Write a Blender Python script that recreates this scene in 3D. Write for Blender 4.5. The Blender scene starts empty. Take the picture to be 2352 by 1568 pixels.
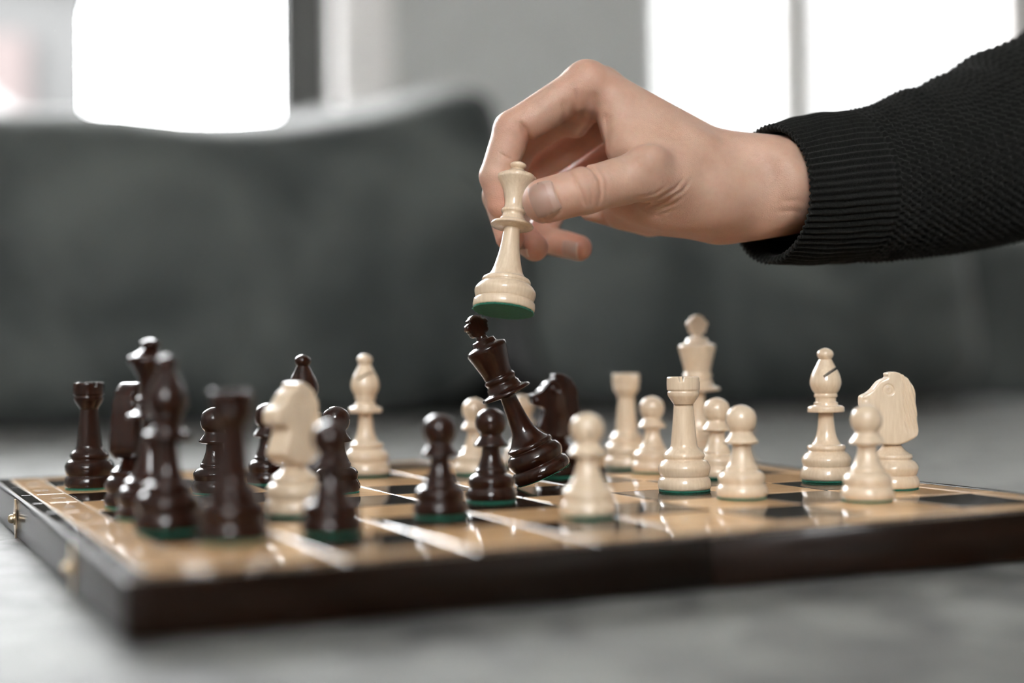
import bpy, bmesh, math, random
import numpy as np
from mathutils import Vector, Matrix, noise as mnoise
sc = bpy.context.scene
COL = sc.collection
PI = math.pi
random.seed(4)

# ------------------------------------------------------------------ camera, sky, exposure
F_PX, YH, ROLL = 3353.7, 814.9, -0.01263          # focal length and horizon row for a 2352 x 1568 frame
BOARD_Z = 0.470                                    # height of the board's top
CAM_Z = BOARD_Z + 0.059
cam_d = bpy.data.cameras.new('camera')
cam = bpy.data.objects.new('camera', cam_d); COL.objects.link(cam)
cam_d.sensor_width = 36.0
cam_d.lens = F_PX / 2352 * 36.0
cam_d.shift_y = (YH - 784) / 2352
cam_d.clip_start = 0.02; cam_d.clip_end = 100
cam.matrix_world = Matrix.Translation((0, 0, CAM_Z)) @ Matrix.Rotation(PI / 2, 4, 'X') @ Matrix.Rotation(ROLL, 4, 'Z')
cam_d.dof.use_dof = True
cam_d.dof.focus_distance = 0.634
cam_d.dof.aperture_fstop = 2.6
sc.camera = cam

SKY = 29.0
world = bpy.data.worlds.new('overcast_sky'); sc.world = world
world.use_nodes = True
bg = world.node_tree.nodes['Background']
bg.inputs[0].default_value = (0.97, 0.985, 1.0, 1); bg.inputs[1].default_value = SKY
vs = sc.view_settings
vs.view_transform = 'Standard'; vs.look = 'None'; vs.gamma = 1.0; vs.use_curve_mapping = False
vs.exposure = 0.15
sc.cycles.use_denoising = True
sc.cycles.max_bounces = 10
sc.cycles.diffuse_bounces = 6
sc.cycles.sample_clamp_indirect = 20.0
sc.cycles.caustics_reflective = False; sc.cycles.caustics_refractive = False

# ------------------------------------------------------------------ frames
RA = 0.335                                         # the sofa and room stand turned by this angle
RC, RS = math.cos(RA), math.sin(RA)
def room(r, d, z):                                 # room coordinates (along the sofa, away from us) to world
    return Vector((r * RC - d * RS, r * RS + d * RC, z))
ROOM = Matrix.Rotation(RA, 4, 'Z')
BX, BY, BA = -0.10535, 0.39520, 0.43215            # near left corner and turn of the chessboard
BOARD = Matrix.Translation((BX, BY, BOARD_Z)) @ Matrix.Rotation(BA, 4, 'Z')
SQ, BORD, EDGE = 0.04116, 0.02201, 0.00814
BW = 8 * SQ + 2 * BORD
def W(px, py, depth):                              # photograph position and distance (mm) to a world point in mm
    cr, sr = math.cos(ROLL), math.sin(ROLL)
    dx, dy = px - 1176, py - YH
    a = dx * cr + dy * sr; b = -dx * sr + dy * cr
    return np.array([a / F_PX * depth, depth, CAM_Z * 1000 - b / F_PX * depth])

# ------------------------------------------------------------------ materials
def mat(name):
    m = bpy.data.materials.new(name); m.use_nodes = True
    nt = m.node_tree
    return m, nt, nt.nodes['Principled BSDF']
def node(nt, kind, **kw):
    n = nt.nodes.new(kind)
    for k, v in kw.items():
        if k.startswith('_'): setattr(n, k[1:], v)
        else: n.inputs[k.replace('__', ' ')].default_value = v
    return n
def coords(nt, scale=(1, 1, 1), rnd=False):
    tc = nt.nodes.new('ShaderNodeTexCoord'); mp = nt.nodes.new('ShaderNodeMapping')
    mp.inputs['Scale'].default_value = scale
    nt.links.new(tc.outputs['Object'], mp.inputs['Vector'])
    if rnd:
        oi = nt.nodes.new('ShaderNodeObjectInfo')
        mu = nt.nodes.new('ShaderNodeMath'); mu.operation = 'MULTIPLY'; mu.inputs[1].default_value = 37.0
        nt.links.new(oi.outputs['Random'], mu.inputs[0])
        nt.links.new(mu.outputs[0], mp.inputs['Location'])
    return mp.outputs['Vector']
def ramp(nt, fac, stops):
    r = nt.nodes.new('ShaderNodeValToRGB')
    e = r.color_ramp.elements
    while len(e) < len(stops): e.new(0.5)
    for el, (p, c) in zip(e, stops):
        el.position = p; el.color = (*c, 1)
    nt.links.new(fac, r.inputs[0])
    return r.outputs[0]
def noise_tex(nt, vec, scale, detail=3, rough=0.5, dist=0.0):
    n = nt.nodes.new('ShaderNodeTexNoise')
    n.inputs['Scale'].default_value = scale; n.inputs['Detail'].default_value = detail
    n.inputs['Roughness'].default_value = rough; n.inputs['Distortion'].default_value = dist
    nt.links.new(vec, n.inputs['Vector'])
    return n.outputs['Fac']
def bump(nt, bsdf, height, strength=0.2, dist=0.001, prev=None):
    b = nt.nodes.new('ShaderNodeBump')
    b.inputs['Strength'].default_value = strength; b.inputs['Distance'].default_value = dist
    nt.links.new(height, b.inputs['Height'])
    if prev is not None: nt.links.new(prev, b.inputs['Normal'])
    nt.links.new(b.outputs['Normal'], bsdf.inputs['Normal'])
    return b.outputs['Normal']

def wood(name, c0, c1, rough, grain, gscale, coat=0.0, spec=0.5, specks=False, coat_rough=0.1, bmp=0.05, cior=1.6):
    m, nt, b = mat(name)
    v = coords(nt, grain, rnd=True)
    f = noise_tex(nt, v, gscale, 4, 0.6, 0.4)
    c = ramp(nt, f, [(0.3, c0), (0.7, c1)])
    nt.links.new(c, b.inputs['Base Color'])
    b.inputs['Roughness'].default_value = rough
    b.inputs['Specular IOR Level'].default_value = spec
    b.inputs['Coat Weight'].default_value = coat; b.inputs['Coat IOR'].default_value = cior; b.inputs['Coat Roughness'].default_value = coat_rough
    if bmp: bump(nt, b, f, bmp, 0.0004)
    if specks:                                     # dust and fine scratches lying on the lacquer
        v2 = coords(nt, (1, 1, 1), rnd=True)
        f2 = noise_tex(nt, v2, 1500, 2, 0.5)
        mr = node(nt, 'ShaderNodeMapRange'); mr.inputs['From Min'].default_value = 0.66; mr.inputs['From Max'].default_value = 0.74
        nt.links.new(f2, mr.inputs['Value'])
        mx = nt.nodes.new('ShaderNodeMixRGB'); mx.inputs['Color2'].default_value = (0.35, 0.33, 0.3, 1)
        nt.links.new(mr.outputs[0], mx.inputs['Fac']); nt.links.new(c, mx.inputs['Color1'])
        nt.links.new(mx.outputs[0], b.inputs['Base Color'])
    return m
M = {}
M['cream'] = wood('pale_varnished_wood', (0.66, 0.515, 0.36), (0.76, 0.62, 0.46), 0.36, (1, 1, 0.08), 900, 0.75, 0.3, coat_rough=0.09)
M['brown'] = wood('dark_varnished_wood', (0.013, 0.0040, 0.0022), (0.026, 0.0074, 0.0038), 0.32, (1, 1, 0.12), 420, 1.0, 0.05, coat_rough=0.03, bmp=0.02, cior=1.42)
M['tan_sq'] = wood('light_veneer', (0.55, 0.33, 0.165), (0.66, 0.43, 0.24), 0.30, (0.25, 2.2, 1), 260, 0.8, 0.0, coat_rough=0.06, bmp=0.02, cior=1.42)
M['tan_strip'] = wood('light_border_veneer', (0.58, 0.37, 0.21), (0.68, 0.46, 0.28), 0.30, (0.25, 2.2, 1), 260, 0.8, 0.0, coat_rough=0.06, bmp=0.02, cior=1.42)
M['dark_sq'] = wood('dark_veneer', (0.006, 0.0045, 0.0035), (0.022, 0.012, 0.007), 0.30, (0.25, 2.2, 1), 300, 0.8, 0.0, specks=True, coat_rough=0.07, bmp=0.025, cior=1.42)
M['inlay'] = wood('pale_inlay', (0.66, 0.50, 0.34), (0.74, 0.60, 0.44), 0.25, (1, 1, 1), 300, 0.4, 0.5)
M['box'] = wood('dark_box_wood', (0.005, 0.0022, 0.0012), (0.015, 0.0055, 0.0025), 0.36, (0.15, 2, 2), 120, 0.4, 0.08, coat_rough=0.1, bmp=0.02)
M['box_inner'] = M['box']

def plain(name, col, rough=0.5, metal=0.0, spec=0.5):
    m, nt, b = mat(name)
    v = coords(nt)
    f = noise_tex(nt, v, 14, 4)
    c = ramp(nt, f, [(0.25, tuple(x * 0.93 for x in col)), (0.75, tuple(min(1, x * 1.05) for x in col))])
    nt.links.new(c, b.inputs['Base Color'])
    b.inputs['Roughness'].default_value = rough; b.inputs['Metallic'].default_value = metal
    b.inputs['Specular IOR Level'].default_value = spec
    return m
M['brass'] = plain('worn_brass', (0.72, 0.58, 0.40), 0.28, 1.0)
M['ink'] = plain('burnt_lettering', (0.03, 0.02, 0.015), 0.5)
M['wall'] = plain('grey_wall_paint', (0.50, 0.505, 0.49), 0.8)
M['wall_light'] = plain('white_wall_paint', (0.78, 0.77, 0.75), 0.8)
M['wall_dim'] = plain('taupe_wall_paint', (0.26, 0.25, 0.235), 0.8)
M['ceiling'] = plain('ceiling_paint', (0.84, 0.84, 0.82), 0.85)
M['white_trim'] = plain('white_trim_paint', (0.83, 0.80, 0.78), 0.5)
M['dark_frame'] = plain('dark_window_frame', (0.05, 0.051, 0.047), 0.5)
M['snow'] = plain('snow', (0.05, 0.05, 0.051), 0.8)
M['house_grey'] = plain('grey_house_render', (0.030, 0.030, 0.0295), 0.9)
M['sky_block_grey'] = plain('sky_block_paint', (0.11, 0.11, 0.108), 0.9)  # dark grey paint of the block added beyond the right window
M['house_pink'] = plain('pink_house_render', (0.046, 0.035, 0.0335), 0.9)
M['floor'] = wood('floor_boards', (0.22, 0.13, 0.07), (0.32, 0.20, 0.11), 0.4, (0.3, 3, 1), 9)

# green felt: frayed baize
m, nt, b = mat('green_baize'); v = coords(nt)
f = noise_tex(nt, v, 900, 4, 0.7)
nt.links.new(ramp(nt, f, [(0.3, (0.003, 0.085, 0.052)), (0.7, (0.012, 0.16, 0.10))]), b.inputs['Base Color'])
b.inputs['Roughness'].default_value = 0.95; b.inputs['Sheen Weight'].default_value = 0.25
b.inputs['Sheen Tint'].default_value = (0.5, 0.8, 0.65, 1)
bump(nt, b, f, 0.6, 0.0004); M['felt'] = m

# grey velvet of the sofa
def velvet(name, c0, c1, scale, sheen, rough, spec=0.5):
    m, nt, b = mat(name); v = coords(nt)
    big = noise_tex(nt, v, scale, 3, 0.55, 0.6)
    nt.links.new(ramp(nt, big, [(0.38, c0), (0.64, c1)]), b.inputs['Base Color'])
    fine = noise_tex(nt, v, 900, 3, 0.7)
    b.inputs['Roughness'].default_value = rough
    b.inputs['Specular IOR Level'].default_value = spec
    b.inputs['Sheen Weight'].default_value = sheen; b.inputs['Sheen Roughness'].default_value = 0.35
    b.inputs['Sheen Tint'].default_value = (0.95, 0.93, 0.9, 1)
    n1 = bump(nt, b, fine, 0.35, 0.0006)
    bump(nt, b, noise_tex(nt, v, 40, 3, 0.6), 0.25, 0.004, n1)
    return m
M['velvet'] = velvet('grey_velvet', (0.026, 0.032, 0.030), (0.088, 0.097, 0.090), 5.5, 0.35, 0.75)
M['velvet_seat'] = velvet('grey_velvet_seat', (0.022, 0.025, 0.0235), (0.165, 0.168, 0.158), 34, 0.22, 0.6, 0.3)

# glass: clear panes
m = bpy.data.materials.new('window_glass'); m.use_nodes = True; nt = m.node_tree
nt.nodes.clear()
o_ = nt.nodes.new('ShaderNodeOutputMaterial'); t_ = nt.nodes.new('ShaderNodeBsdfTransparent'); g_ = nt.nodes.new('ShaderNodeBsdfGlossy')
g_.inputs['Roughness'].default_value = 0.02; x_ = nt.nodes.new('ShaderNodeMixShader'); x_.inputs[0].default_value = 0.06
nt.links.new(t_.outputs[0], x_.inputs[1]); nt.links.new(g_.outputs[0], x_.inputs[2]); nt.links.new(x_.outputs[0], o_.inputs[0])
M['glass'] = m

# skin
m, nt, b = mat('skin'); v = coords(nt)
at = nt.nodes.new('ShaderNodeAttribute'); at.attribute_name = 'blush'
mott = noise_tex(nt, v, 70, 4, 0.6)
base = ramp(nt, mott, [(0.3, (0.50, 0.305, 0.222)), (0.7, (0.59, 0.385, 0.29))])
mx = nt.nodes.new('ShaderNodeMixRGB'); mx.inputs['Color2'].default_value = (0.56, 0.235, 0.165, 1)
nt.links.new(at.outputs['Fac'], mx.inputs['Fac']); nt.links.new(base, mx.inputs['Color1'])
nt.links.new(mx.outputs[0], b.inputs['Base Color'])
b.inputs['Roughness'].default_value = 0.46; b.inputs['Specular IOR Level'].default_value = 0.42
b.inputs['Subsurface Weight'].default_value = 0.22
b.inputs['Subsurface Radius'].default_value = (1.0, 0.32, 0.18); b.inputs['Subsurface Scale'].default_value = 0.003
vo = nt.nodes.new('ShaderNodeTexVoronoi'); vo.feature = 'DISTANCE_TO_EDGE'; vo.inputs['Scale'].default_value = 1100
wv = coords(nt, (1.0, 1.6, 1.0)); nt.links.new(wv, vo.inputs['Vector'])
mr = nt.nodes.new('ShaderNodeMapRange'); mr.inputs['From Max'].default_value = 0.45
nt.links.new(vo.outputs['Distance'], mr.inputs['Value'])
n1 = bump(nt, b, mr.outputs[0], 0.25, 0.0003)
bump(nt, b, noise_tex(nt, v, 330, 4, 0.6), 0.3, 0.0006, n1)
M['skin'] = m
m, nt, b = mat('fingernail'); v = coords(nt)
at = nt.nodes.new('ShaderNodeAttribute'); at.attribute_name = 'lunula'
mx = nt.nodes.new('ShaderNodeMixRGB'); mx.inputs['Color1'].default_value = (0.40, 0.25, 0.195, 1); mx.inputs['Color2'].default_value = (0.74, 0.60, 0.52, 1)
nt.links.new(at.outputs['Fac'], mx.inputs['Fac']); nt.links.new(mx.outputs[0], b.inputs['Base Color'])
b.inputs['Roughness'].default_value = 0.42; b.inputs['Subsurface Weight'].default_value = 0.15; b.inputs['Subsurface Scale'].default_value = 0.002
bump(nt, b, noise_tex(nt, coords(nt, (200, 200, 1500)), 1, 2), 0.05, 0.0002)
M['nail'] = m
# black knitted wool
m, nt, b = mat('black_knit'); v = coords(nt)
f = noise_tex(nt, v, 700, 4, 0.7)
nt.links.new(ramp(nt, f, [(0.3, (0.0045, 0.0048, 0.0042)), (0.75, (0.014, 0.0145, 0.013))]), b.inputs['Base Color'])
b.inputs['Roughness'].default_value = 0.95; b.inputs['Specular IOR Level'].default_value = 0.15
b.inputs['Sheen Weight'].default_value = 0.06; b.inputs['Sheen Roughness'].default_value = 0.5
bump(nt, b, f, 0.7, 0.0008); M['knit'] = m

# ------------------------------------------------------------------ object helpers
def tag(o, label=None, cat=None, group=None, kind=None):
    if label: o['label'] = label
    if cat: o['category'] = cat
    if group: o['group'] = group
    if kind: o['kind'] = kind
    return o
def link(name, me, m=None, parent=None):
    o = bpy.data.objects.new(name, me); COL.objects.link(o)
    if m is not None and not me.materials: me.materials.append(m)
    if parent is not None: o.parent = parent
    return o
def empty(name, matrix):
    o = bpy.data.objects.new(name, None); COL.objects.link(o)
    o.empty_display_size = 0.02; o.matrix_world = matrix
    return o
def mesh(name, verts, faces, smooth=True):
    me = bpy.data.meshes.new(name)
    me.from_pydata([tuple(map(float, p)) for p in verts], [], [tuple(map(int, f)) for f in faces]); me.validate(); me.update()
    if smooth: me.polygons.foreach_set('use_smooth', [True] * len(me.polygons))
    return me
def mesh_np(name, V, Q):                           # fast path for big quad meshes
    me = bpy.data.meshes.new(name)
    me.vertices.add(len(V)); me.vertices.foreach_set('co', np.ascontiguousarray(V, dtype=np.float32).ravel())
    me.loops.add(len(Q) * 4); me.loops.foreach_set('vertex_index', np.ascontiguousarray(Q, dtype=np.int32).ravel())
    me.polygons.add(len(Q)); me.polygons.foreach_set('loop_start', np.arange(0, len(Q) * 4, 4, dtype=np.int32))
    me.polygons.foreach_set('loop_total', np.full(len(Q), 4, dtype=np.int32))
    me.update(calc_edges=True); me.polygons.foreach_set('use_smooth', [True] * len(Q))
    return me
def box_mesh(name, lo, hi, bevel=0.0, seg=2, smooth=False):
    bm = bmesh.new()
    bmesh.ops.create_cube(bm, size=1)
    for v in bm.verts:
        v.co = Vector([lo[i] + (v.co[i] + 0.5) * (hi[i] - lo[i]) for i in range(3)])
    if bevel: bmesh.ops.bevel(bm, geom=bm.edges[:], offset=bevel, segments=seg, affect='EDGES', profile=0.5)
    me = bpy.data.meshes.new(name); bm.to_mesh(me); bm.free()
    if smooth or bevel: me.polygons.foreach_set('use_smooth', [bool(smooth)] * len(me.polygons))
    return me
def box(name, lo, hi, m, parent=None, matrix=None, bevel=0.0, kind=None):
    o = link(name, box_mesh(name, lo, hi, bevel), m, parent)
    if matrix is not None: o.matrix_world = matrix
    if kind: o['kind'] = kind
    return o

def lathe(name, prof, seg=72, mod=None):
    """prof: (height, radius[, sharp]) in mm, run through by a Catmull-Rom curve that breaks at sharp points."""
    P = [(p[0], p[1], len(p) > 2) for p in prof]
    pts = []
    n = len(P)
    for i in range(n - 1):
        p1, p2 = P[i], P[i + 1]
        p0 = P[i - 1] if i > 0 and not p1[2] else (2 * p1[0] - p2[0], 2 * p1[1] - p2[1])
        p3 = P[i + 2] if i + 2 < n and not p2[2] else (2 * p2[0] - p1[0], 2 * p2[1] - p1[1])
        L = math.hypot(p2[0] - p1[0], p2[1] - p1[1])
        k = 1 if (p1[2] and p2[2]) else max(2, min(8, int(L / 0.45)))
        if p1[2] and p2[2] and L > 2.0: k = 3
        for j in range(k):
            t = j / k
            q = []
            for c in (0, 1):
                a0, a1, a2, a3 = p0[c], p1[c], p2[c], p3[c]
                q.append(0.5 * (2 * a1 + (a2 - a0) * t + (2 * a0 - 5 * a1 + 4 * a2 - a3) * t * t + (3 * a1 - a0 - 3 * a2 + a3) * t ** 3))
            pts.append((q[0], max(0.0, q[1])))
    pts.append((P[-1][0], P[-1][1]))
    V, Fc = [], []
    for h, r in pts:
        for s in range(seg):
            a = 2 * PI * s / seg
            hh, rr = (h, r) if mod is None else mod(h, r, a)
            V.append((rr * math.cos(a) / 1000, rr * math.sin(a) / 1000, hh / 1000))
    for i in range(len(pts) - 1):
        for s in range(seg):
            t = (s + 1) % seg
            Fc.append((i * seg + s, i * seg + t, (i + 1) * seg + t, (i + 1) * seg + s))
    Fc.append(tuple(range(seg))[::-1]); b0 = (len(pts) - 1) * seg
    Fc.append(tuple(b0 + s for s in range(seg)))
    bm = bmesh.new(); me = mesh(name, V, Fc)
    bm.from_mesh(me); bmesh.ops.remove_doubles(bm, verts=bm.verts[:], dist=2e-6); bmesh.ops.recalc_face_normals(bm, faces=bm.faces[:])
    bm.to_mesh(me); bm.free()
    me.polygons.foreach_set('use_smooth', [True] * len(me.polygons))
    return me

# ------------------------------------------------------------------ distance fields to meshes (mm)
def surface_nets(fn, lo, hi, step):
    lo = np.array(lo, float); hi = np.array(hi, float)
    n = np.ceil((hi - lo) / step).astype(int) + 1
    ax = [lo[i] + step * np.arange(n[i]) for i in range(3)]
    G = np.empty(n, np.float32)
    for i in range(0, n[0], 16):
        X, Y, Z = np.meshgrid(ax[0][i:i + 16], ax[1], ax[2], indexing='ij')
        G[i:i + 16] = fn(np.stack([X.ravel(), Y.ravel(), Z.ravel()], 1).astype(np.float32)).reshape(X.shape)
    S = G < 0
    c = [S[a:n[0] - 1 + a, b:n[1] - 1 + b, d:n[2] - 1 + d] for a in (0, 1) for b in (0, 1) for d in (0, 1)]
    cnt = sum(x.astype(np.int8) for x in c)
    act = (cnt > 0) & (cnt < 8)
    idx = np.argwhere(act)
    ids = -np.ones(act.shape, np.int64); ids[act] = np.arange(len(idx))
    acc = np.zeros((len(idx), 3)); num = np.zeros(len(idx))
    corner = [(a, b, d) for a in (0, 1) for b in (0, 1) for d in (0, 1)]
    for i in range(8):
        for j in range(i + 1, 8):
            a, b_ = np.array(corner[i]), np.array(corner[j])
            if np.abs(a - b_).sum() != 1: continue
            g0 = G[tuple((idx + a).T)]; g1 = G[tuple((idx + b_).T)]
            k = (g0 < 0) != (g1 < 0)
            t = np.where(k, g0 / np.where(k, g0 - g1, 1), 0)
            acc += np.where(k[:, None], a + t[:, None] * (b_ - a), 0); num += k
    V = lo + step * (idx + acc / num[:, None])
    Q = []
    for axis in range(3):
        o1, o2 = [(1, 2), (2, 0), (0, 1)][axis]
        e = np.zeros(3, int); e[axis] = 1
        sl0 = [slice(1, n[k] - 1) for k in range(3)]; sl0[axis] = slice(0, n[axis] - 1)
        sl1 = list(sl0); sl1[axis] = slice(1, n[axis])
        A, B = S[tuple(sl0)], S[tuple(sl1)]
        for flip in (False, True):
            hit = np.argwhere((A & ~B) if not flip else (~A & B))
            off = np.ones(3, int); off[axis] = 0
            hit = hit + off
            d1 = np.zeros(3, int); d1[o1] = 1; d2 = np.zeros(3, int); d2[o2] = 1
            q = [ids[tuple((hit - d1 - d2).T)], ids[tuple((hit - d2).T)], ids[tuple(hit.T)], ids[tuple((hit - d1).T)]]
            q = np.stack(q, 1)
            Q.append(q[:, ::-1] if flip else q)
    return V, np.concatenate(Q)
def smin(a, b, k):
    h = np.clip(0.5 + 0.5 * (b - a) / k, 0, 1)
    return b + (a - b) * h - k * h * (1 - h)
def smax(a, b, k): return -smin(-a, -b, k)
def cone(P, a, b, ra, rb):
    a = np.asarray(a, np.float32); b = np.asarray(b, np.float32); ab = b - a
    t = np.clip(((P - a) @ ab) / float(ab @ ab), 0, 1)
    q = P - (a + t[:, None] * ab)
    return np.sqrt((q * q).sum(1)) - (ra + (rb - ra) * t)
def ellip(P, c, axes, rad):
    q = (P - np.asarray(c, np.float32)) @ np.asarray(axes, np.float32).T
    rad = np.asarray(rad, np.float32)
    k0 = np.sqrt(((q / rad) ** 2).sum(1)); k1 = np.sqrt(((q / (rad * rad)) ** 2).sum(1))
    return k0 * (k0 - 1) / np.maximum(k1, 1e-6)
def poly2d(P, poly):
    d = np.full(len(P), 1e9); inside = np.zeros(len(P), bool)
    n = len(poly)
    for i in range(n):
        a = np.array(poly[i], float); b = np.array(poly[(i + 1) % n], float); e = b - a
        w = P - a
        t = np.clip((w @ e) / (e @ e), 0, 1)
        q = w - t[:, None] * e
        d = np.minimum(d, (q * q).sum(1))
        c = (a[1] > P[:, 1]) != (b[1] > P[:, 1])
        xx = (b[0] - a[0]) * (P[:, 1] - a[1]) / (b[1] - a[1] if b[1] != a[1] else 1e-9) + a[0]
        inside ^= c & (P[:, 0] < xx)
    return np.where(inside, -1, 1) * np.sqrt(d)
def smooth_loop(pts, it=2):
    pts = [np.array(p, float) for p in pts]
    for _ in range(it):
        out = []
        for i in range(len(pts)):
            a, b = pts[i], pts[(i + 1) % len(pts)]
            out += [a * .75 + b * .25, a * .25 + b * .75]
        pts = out
    return pts

# ================================================================== THE ROOM
def wall_box(name, r0, r1, d0, d1, z0, z1, m):
    return box(name, (r0, d0, z0), (r1, d1, z1), m, matrix=ROOM, kind='structure')
R0, R1, D0, D1, ZT = -1.55, 2.9, -2.4, 2.35, 3.0
wall_box('floor', R0 - .15, R1 + .15, D0 - .15, D1 + .15, -0.1, 0.0, M['floor'])
wall_box('ceiling', R0 - .15, R1 + .15, D0 - .15, D1 + .15, ZT, ZT + .1, M['ceiling'])
SILL, HEAD = CAM_Z + 0.22, 1.75
# back wall with two openings: each stretch of masonry is part of one wall
def wall_with_holes(name, span, holes, across, m, axis):
    """axis 'r': wall along r at d = across ; axis 'd': wall along d at r = across"""
    bm = bmesh.new()
    cuts = sorted(holes)
    def add(a0, a1, z0, z1):
        lo, hi = ((a0, across[0], z0), (a1, across[1], z1)) if axis == 'r' else ((across[0], a0, z0), (across[1], a1, z1))
        r = bmesh.ops.create_cube(bm, size=1)
        for v in r['verts']: v.co = Vector([lo[i] + (v.co[i] + .5) * (hi[i] - lo[i]) for i in range(3)])
    x = span[0]
    for h0, h1, z0, z1 in cuts:
        add(x, h0, 0, ZT); add(h0, h1, 0, z0); add(h0, h1, z1, ZT); x = h1
    add(x, span[1], 0, ZT)
    me = bpy.data.meshes.new(name); bm.to_mesh(me); bm.free()
    o = link(name, me, m); o.matrix_world = ROOM; o['kind'] = 'structure'
    return o
W1 = (-0.66, 0.515); W2 = (1.096, 1.91); W4 = (-1.52, -0.42)
wall_with_holes('wall_back', (R0 - .15, R1 + .15), [(W1[0], W1[1], SILL, HEAD), (W2[0], W2[1], SILL, HEAD)], (D1, D1 + .14), M['wall'], 'r')
wall_box('wall_left', R0 - .14, R0, D0, D1, 0, ZT, M['wall_light'])
wall_box('wall_right', R1, R1 + .14, D0, D1, 0, ZT, M['wall'])
wall_with_holes('wall_front', (R0 - .15, R1 + .15), [(W4[0], W4[1], 1.55, 2.75)], (D0 - .14, D0), M['wall_dim'], 'r')
def window(name, a0, a1, z0, z1, across, axis, m, bars, fw=0.046, right=None):
    root = empty(name, ROOM); root['kind'] = 'structure'
    def pc(nm, p0, p1, q0, q1, mm, t0=0.0, t1=0.05):
        c0, c1 = across + t0, across + t1
        lo, hi = ((p0, min(c0, c1), q0), (p1, max(c0, c1), q1)) if axis == 'r' else ((min(c0, c1), p0, q0), (max(c0, c1), p1, q1))
        return box(nm, lo, hi, mm, root, bevel=0.003 if nm != 'pane' else 0)
    pc('frame_side', a0, a0 + fw, z0, z1, m); pc('frame_side', a1 - (right or fw), a1, z0, z1, m)
    pc('frame_bottom', a0 + fw, a1 - (right or fw), z0, z0 + fw, m); pc('frame_top', a0 + fw, a1 - (right or fw), z1 - fw, z1, m)
    edges = [a0 + fw] + [x for b_ in bars for x in b_[:2]] + [a1 - (right or fw)]
    for b_ in bars: pc('mullion', b_[0], b_[1], z0 + fw, z1 - fw, b_[2])
    for i in range(0, len(edges), 2): pc('pane', edges[i], edges[i + 1], z0 + fw, z1 - fw, M['glass'], 0.02, 0.026)
    return root
window('window_1', W1[0], W1[1], SILL, HEAD, D1 + .03, 'r', M['dark_frame'], [], right=0.084)
window('window_2', W2[0], W2[1], SILL, HEAD, D1 + .05, 'r', M['dark_frame'], [(1.366, 1.450, M['wall_light'])], fw=0.004, right=0.05)
window('unseen_window', W4[0], W4[1], 1.55, 2.75, D0 - .1, 'r', M['white_trim'], [])  # added unseen window behind the camera, a guessed source of front fill
wall_box('trim_1', 0.515, 0.605, D1 - .035, D1, SILL - .1, HEAD + .1, M['white_trim'])
wall_box('trim_2', 1.809, 1.862, D1 - .03, D1 + .05, SILL - .1, HEAD + .1, M['white_trim'])
wall_box('trim_3', W1[0] - .1, W1[1], D1 - .05, D1 + .03, SILL - .03, SILL, M['white_trim'])
# daylight comes in through the window openings: portals help the renderer find them
def portal(r, d, z, sx, sy, rotz):
    L = bpy.data.lights.new('window_portal', 'AREA'); L.shape = 'RECTANGLE'; L.size = sx; L.size_y = sy
    L.cycles.is_portal = True
    o = bpy.data.objects.new('window_portal', L); COL.objects.link(o)
    o.matrix_world = Matrix.Translation(room(r, d, z)) @ Matrix.Rotation(RA + rotz, 4, 'Z') @ Matrix.Rotation(PI / 2, 4, 'X')
portal((W1[0] + W1[1]) / 2, D1 + .135, (SILL + HEAD) / 2, W1[1] - W1[0], HEAD - SILL, 0)
portal((W2[0] + W2[1]) / 2, D1 + .135, (SILL + HEAD) / 2, W2[1] - W2[0], HEAD - SILL, 0)
portal((W4[0] + W4[1]) / 2, D0 - .135, 2.15, W4[1] - W4[0], 1.2, PI)
# outdoors beyond the left window
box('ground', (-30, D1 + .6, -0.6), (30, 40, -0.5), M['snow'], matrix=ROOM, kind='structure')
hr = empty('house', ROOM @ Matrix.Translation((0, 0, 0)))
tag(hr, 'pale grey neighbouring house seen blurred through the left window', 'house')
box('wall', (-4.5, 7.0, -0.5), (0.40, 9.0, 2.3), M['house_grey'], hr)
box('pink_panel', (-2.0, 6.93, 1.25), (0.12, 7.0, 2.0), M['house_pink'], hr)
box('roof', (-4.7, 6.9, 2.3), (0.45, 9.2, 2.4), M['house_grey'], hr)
sky_block = empty('house', ROOM @ Matrix.Translation((0, 0, 0)))  # house invented outside the right window to hold back the sky's glare
tag(sky_block, 'made-up house block beyond the right window, added to dim its sky', 'house')
box('wall', (2.2, 5.2, -0.5), (7.0, 7.0, 4.2), M['sky_block_grey'], sky_block)
box('roof', (2.1, 5.0, 4.2), (7.1, 7.2, 4.4), M['house_grey'], sky_block)
V, Fc = [], []
for i in range(25):
    for j in range(25):
        u, v_ = i / 24 * 2 - 1, j / 24 * 2 - 1
        z = 2.05 * max(0, 1 - u * u) * max(0, 1 - v_ * v_) * (1 + .12 * mnoise.noise((u * 3, v_ * 3, 1)))
        V.append((-0.08 + 0.75 * u, 5.6 + .9 * v_, -0.5 + z))
for i in range(24):
    for j in range(24): Fc.append((i * 25 + j, (i + 1) * 25 + j, (i + 1) * 25 + j + 1, i * 25 + j + 1))
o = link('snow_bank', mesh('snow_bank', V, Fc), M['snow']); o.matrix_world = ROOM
tag(o, 'white snow bank in front of the neighbouring house outside', 'snow')

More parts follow.
